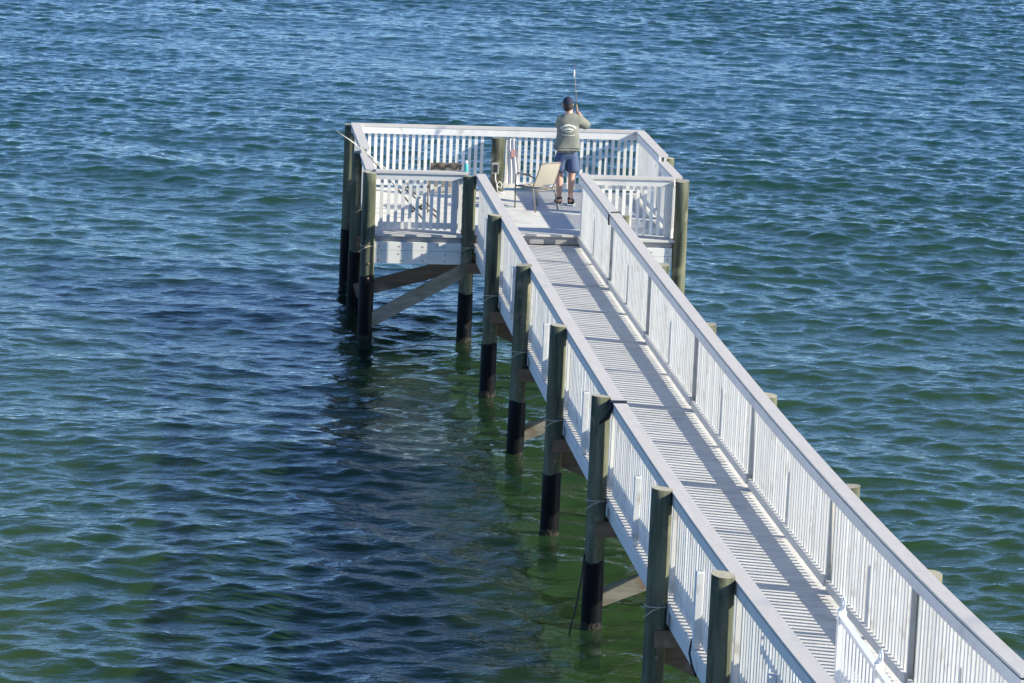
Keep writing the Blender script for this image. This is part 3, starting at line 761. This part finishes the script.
    # soft folds
    for vv in shirt.data.vertices:
        x, y_, z = vv.co
        vv.co.y += .010*math.sin(14*(x*.9+z*1.0))*max(0, min(1, (1.40-z)*3)); vv.co.x += .006*math.sin(19*z+5*x)
    # shorts
    shorts = skin('shorts', [(0, 0, .93), (0, 0, .85), (-.10, .0, .74), (-.105, .008, .60), (-.106, .01, .50), (.10, .0, .74), (.10, -.004, .60), (.10, -.006, .50)],
                  [(0, 1), (1, 2), (2, 3), (3, 4), (1, 5), (5, 6), (6, 7)], [(.16, .13), (.165, .135), .118, .112, .112, .118, .112, .112], m_denim, t, root=1)
    for nm_, hx, hy, fx_, fy_ in (('shoe', -.09, -.06, -.118, .15), ('shoe', .08, -.08, .133, .12)):
        s = skin(nm_, [(hx, hy, .055), (hx*.5+fx_*.5, (hy+fy_)/2, .05), (fx_, fy_, .04), (hx, hy+.02, .10)], [(0, 1), (1, 2), (0, 3)], [(.048, .05), (.052, .045), (.045, .034), .045], m_shoe, t, root=0)
        b = MB(); d = Vector((fx_-hx, fy_-hy, 0)).normalized(); b.bar(Vector((hx, hy, .012))-d*.045, Vector((fx_, fy_, .012))+d*.045, .10, .022); b.build('sole', m_sole, s)
        so_ = MB(); so_.tube([(hx, hy+.022, .10), (hx, hy+.024, .125)], .045, 12); so_.build('sock', m_shoe, s, smooth=True)
    # print on the back, laid on the shirt
    dg = bpy.context.evaluated_depsgraph_get()
    bv = BVHTree.FromPolygons([vv.co.copy() for vv in shirt.data.vertices], [tuple(p.vertices) for p in shirt.data.polygons])
    def onback(x, z):
        h = bv.ray_cast(Vector((x, -1, z)), Vector((0, 1, 0)))
        return (h[0] if h[0] else Vector((x, -.15, z)))+Vector((0, -.004, 0))
    b = MB()
    def line(pts, w_):
        P3 = []
        for i, (x, z) in enumerate(pts):
            x2, z2 = pts[min(i+1, len(pts)-1)]; x1, z1 = pts[max(i-1, 0)]
            l_ = math.hypot(x2-x1, z2-z1) or 1; nx_, nz_ = -(z2-z1)/l_*w_/2, (x2-x1)/l_*w_/2
            P3 += [onback(x+nx_, z+nz_), onback(x-nx_, z-nz_)]
        b.add(P3, [(2*i, 2*i+1, 2*i+3, 2*i+2) for i in range(len(pts)-1)])
    cx_, cz_ = -.005, 1.19
    line([(cx_+.125*math.cos(R(a)), cz_+.085*math.sin(R(a))) for a in range(20, 165, 8)], .022)
    line([(cx_-.075+.15*i/10, cz_+.012+.016*math.sin(i/10*math.pi)) for i in range(11)], .020)
    line([(cx_-.06+.12*i/10, cz_-.004-.012*math.sin(i/10*math.pi)) for i in range(11)], .010)
    line([(cx_-.075, cz_+.012), (cx_-.10, cz_+.035)], .012); line([(cx_-.075, cz_+.012), (cx_-.10, cz_-.012)], .012)
    line([(cx_-.10+.20*i/10, cz_-.065-.008*math.sin(i/10*math.pi)) for i in range(11)], .014)
    b.build('back_print', m_print, shirt)
    # the rod he holds is a thing of its own
    o3 = t.location
    f = thing('fishing_rod', 'fishing rod held upright by the person, white float near its tip', 'fishing rod', tuple(o3+rod_a))
    def P(s, off=(0, 0, 0)): return rd*s+Vector(off)
    b = MB(); b.tube([P(-.12), P(-.10), P(.40), P(.44)], [.012, .016, .014, .009], 8); b.build('grip', m_cork, f, smooth=True)
    b = MB(); b.tube([P(.40), P(.62), P(.85), P(1.10)], [.0065, .0055, .0042, .0030], 6); b.build('blank', m_steel, f, smooth=True)
    b = MB(); c2 = P(.22, (0, .07, -.01)); b.ell(c2, (.04, .032, .032), 10, 7); b.tube([P(.22), c2], .009, 6); b.tube([c2, c2+Vector((.06, 0, 0)), c2+Vector((.075, .0, .045))], .007, 5); b.build('reel', m_rod, f, smooth=True)
    b = MB(); b.ell(P(.93, (-.012, -.01, .0)), (.011, .011, .06), 10, 8); b.build('float', m_gate, f, smooth=True)
    for k in range(4):
        s = .5+.14*k; g = MB(); c3 = P(s)+Vector((0, .014, 0)); pts = [c3+Vector((.012*math.cos(a), .012*math.sin(a), 0)) for a in [j*math.pi/4 for j in range(9)]]
        g.tube(pts, .002, 4, cap=False); g.build('guide', m_steel, f)
person()
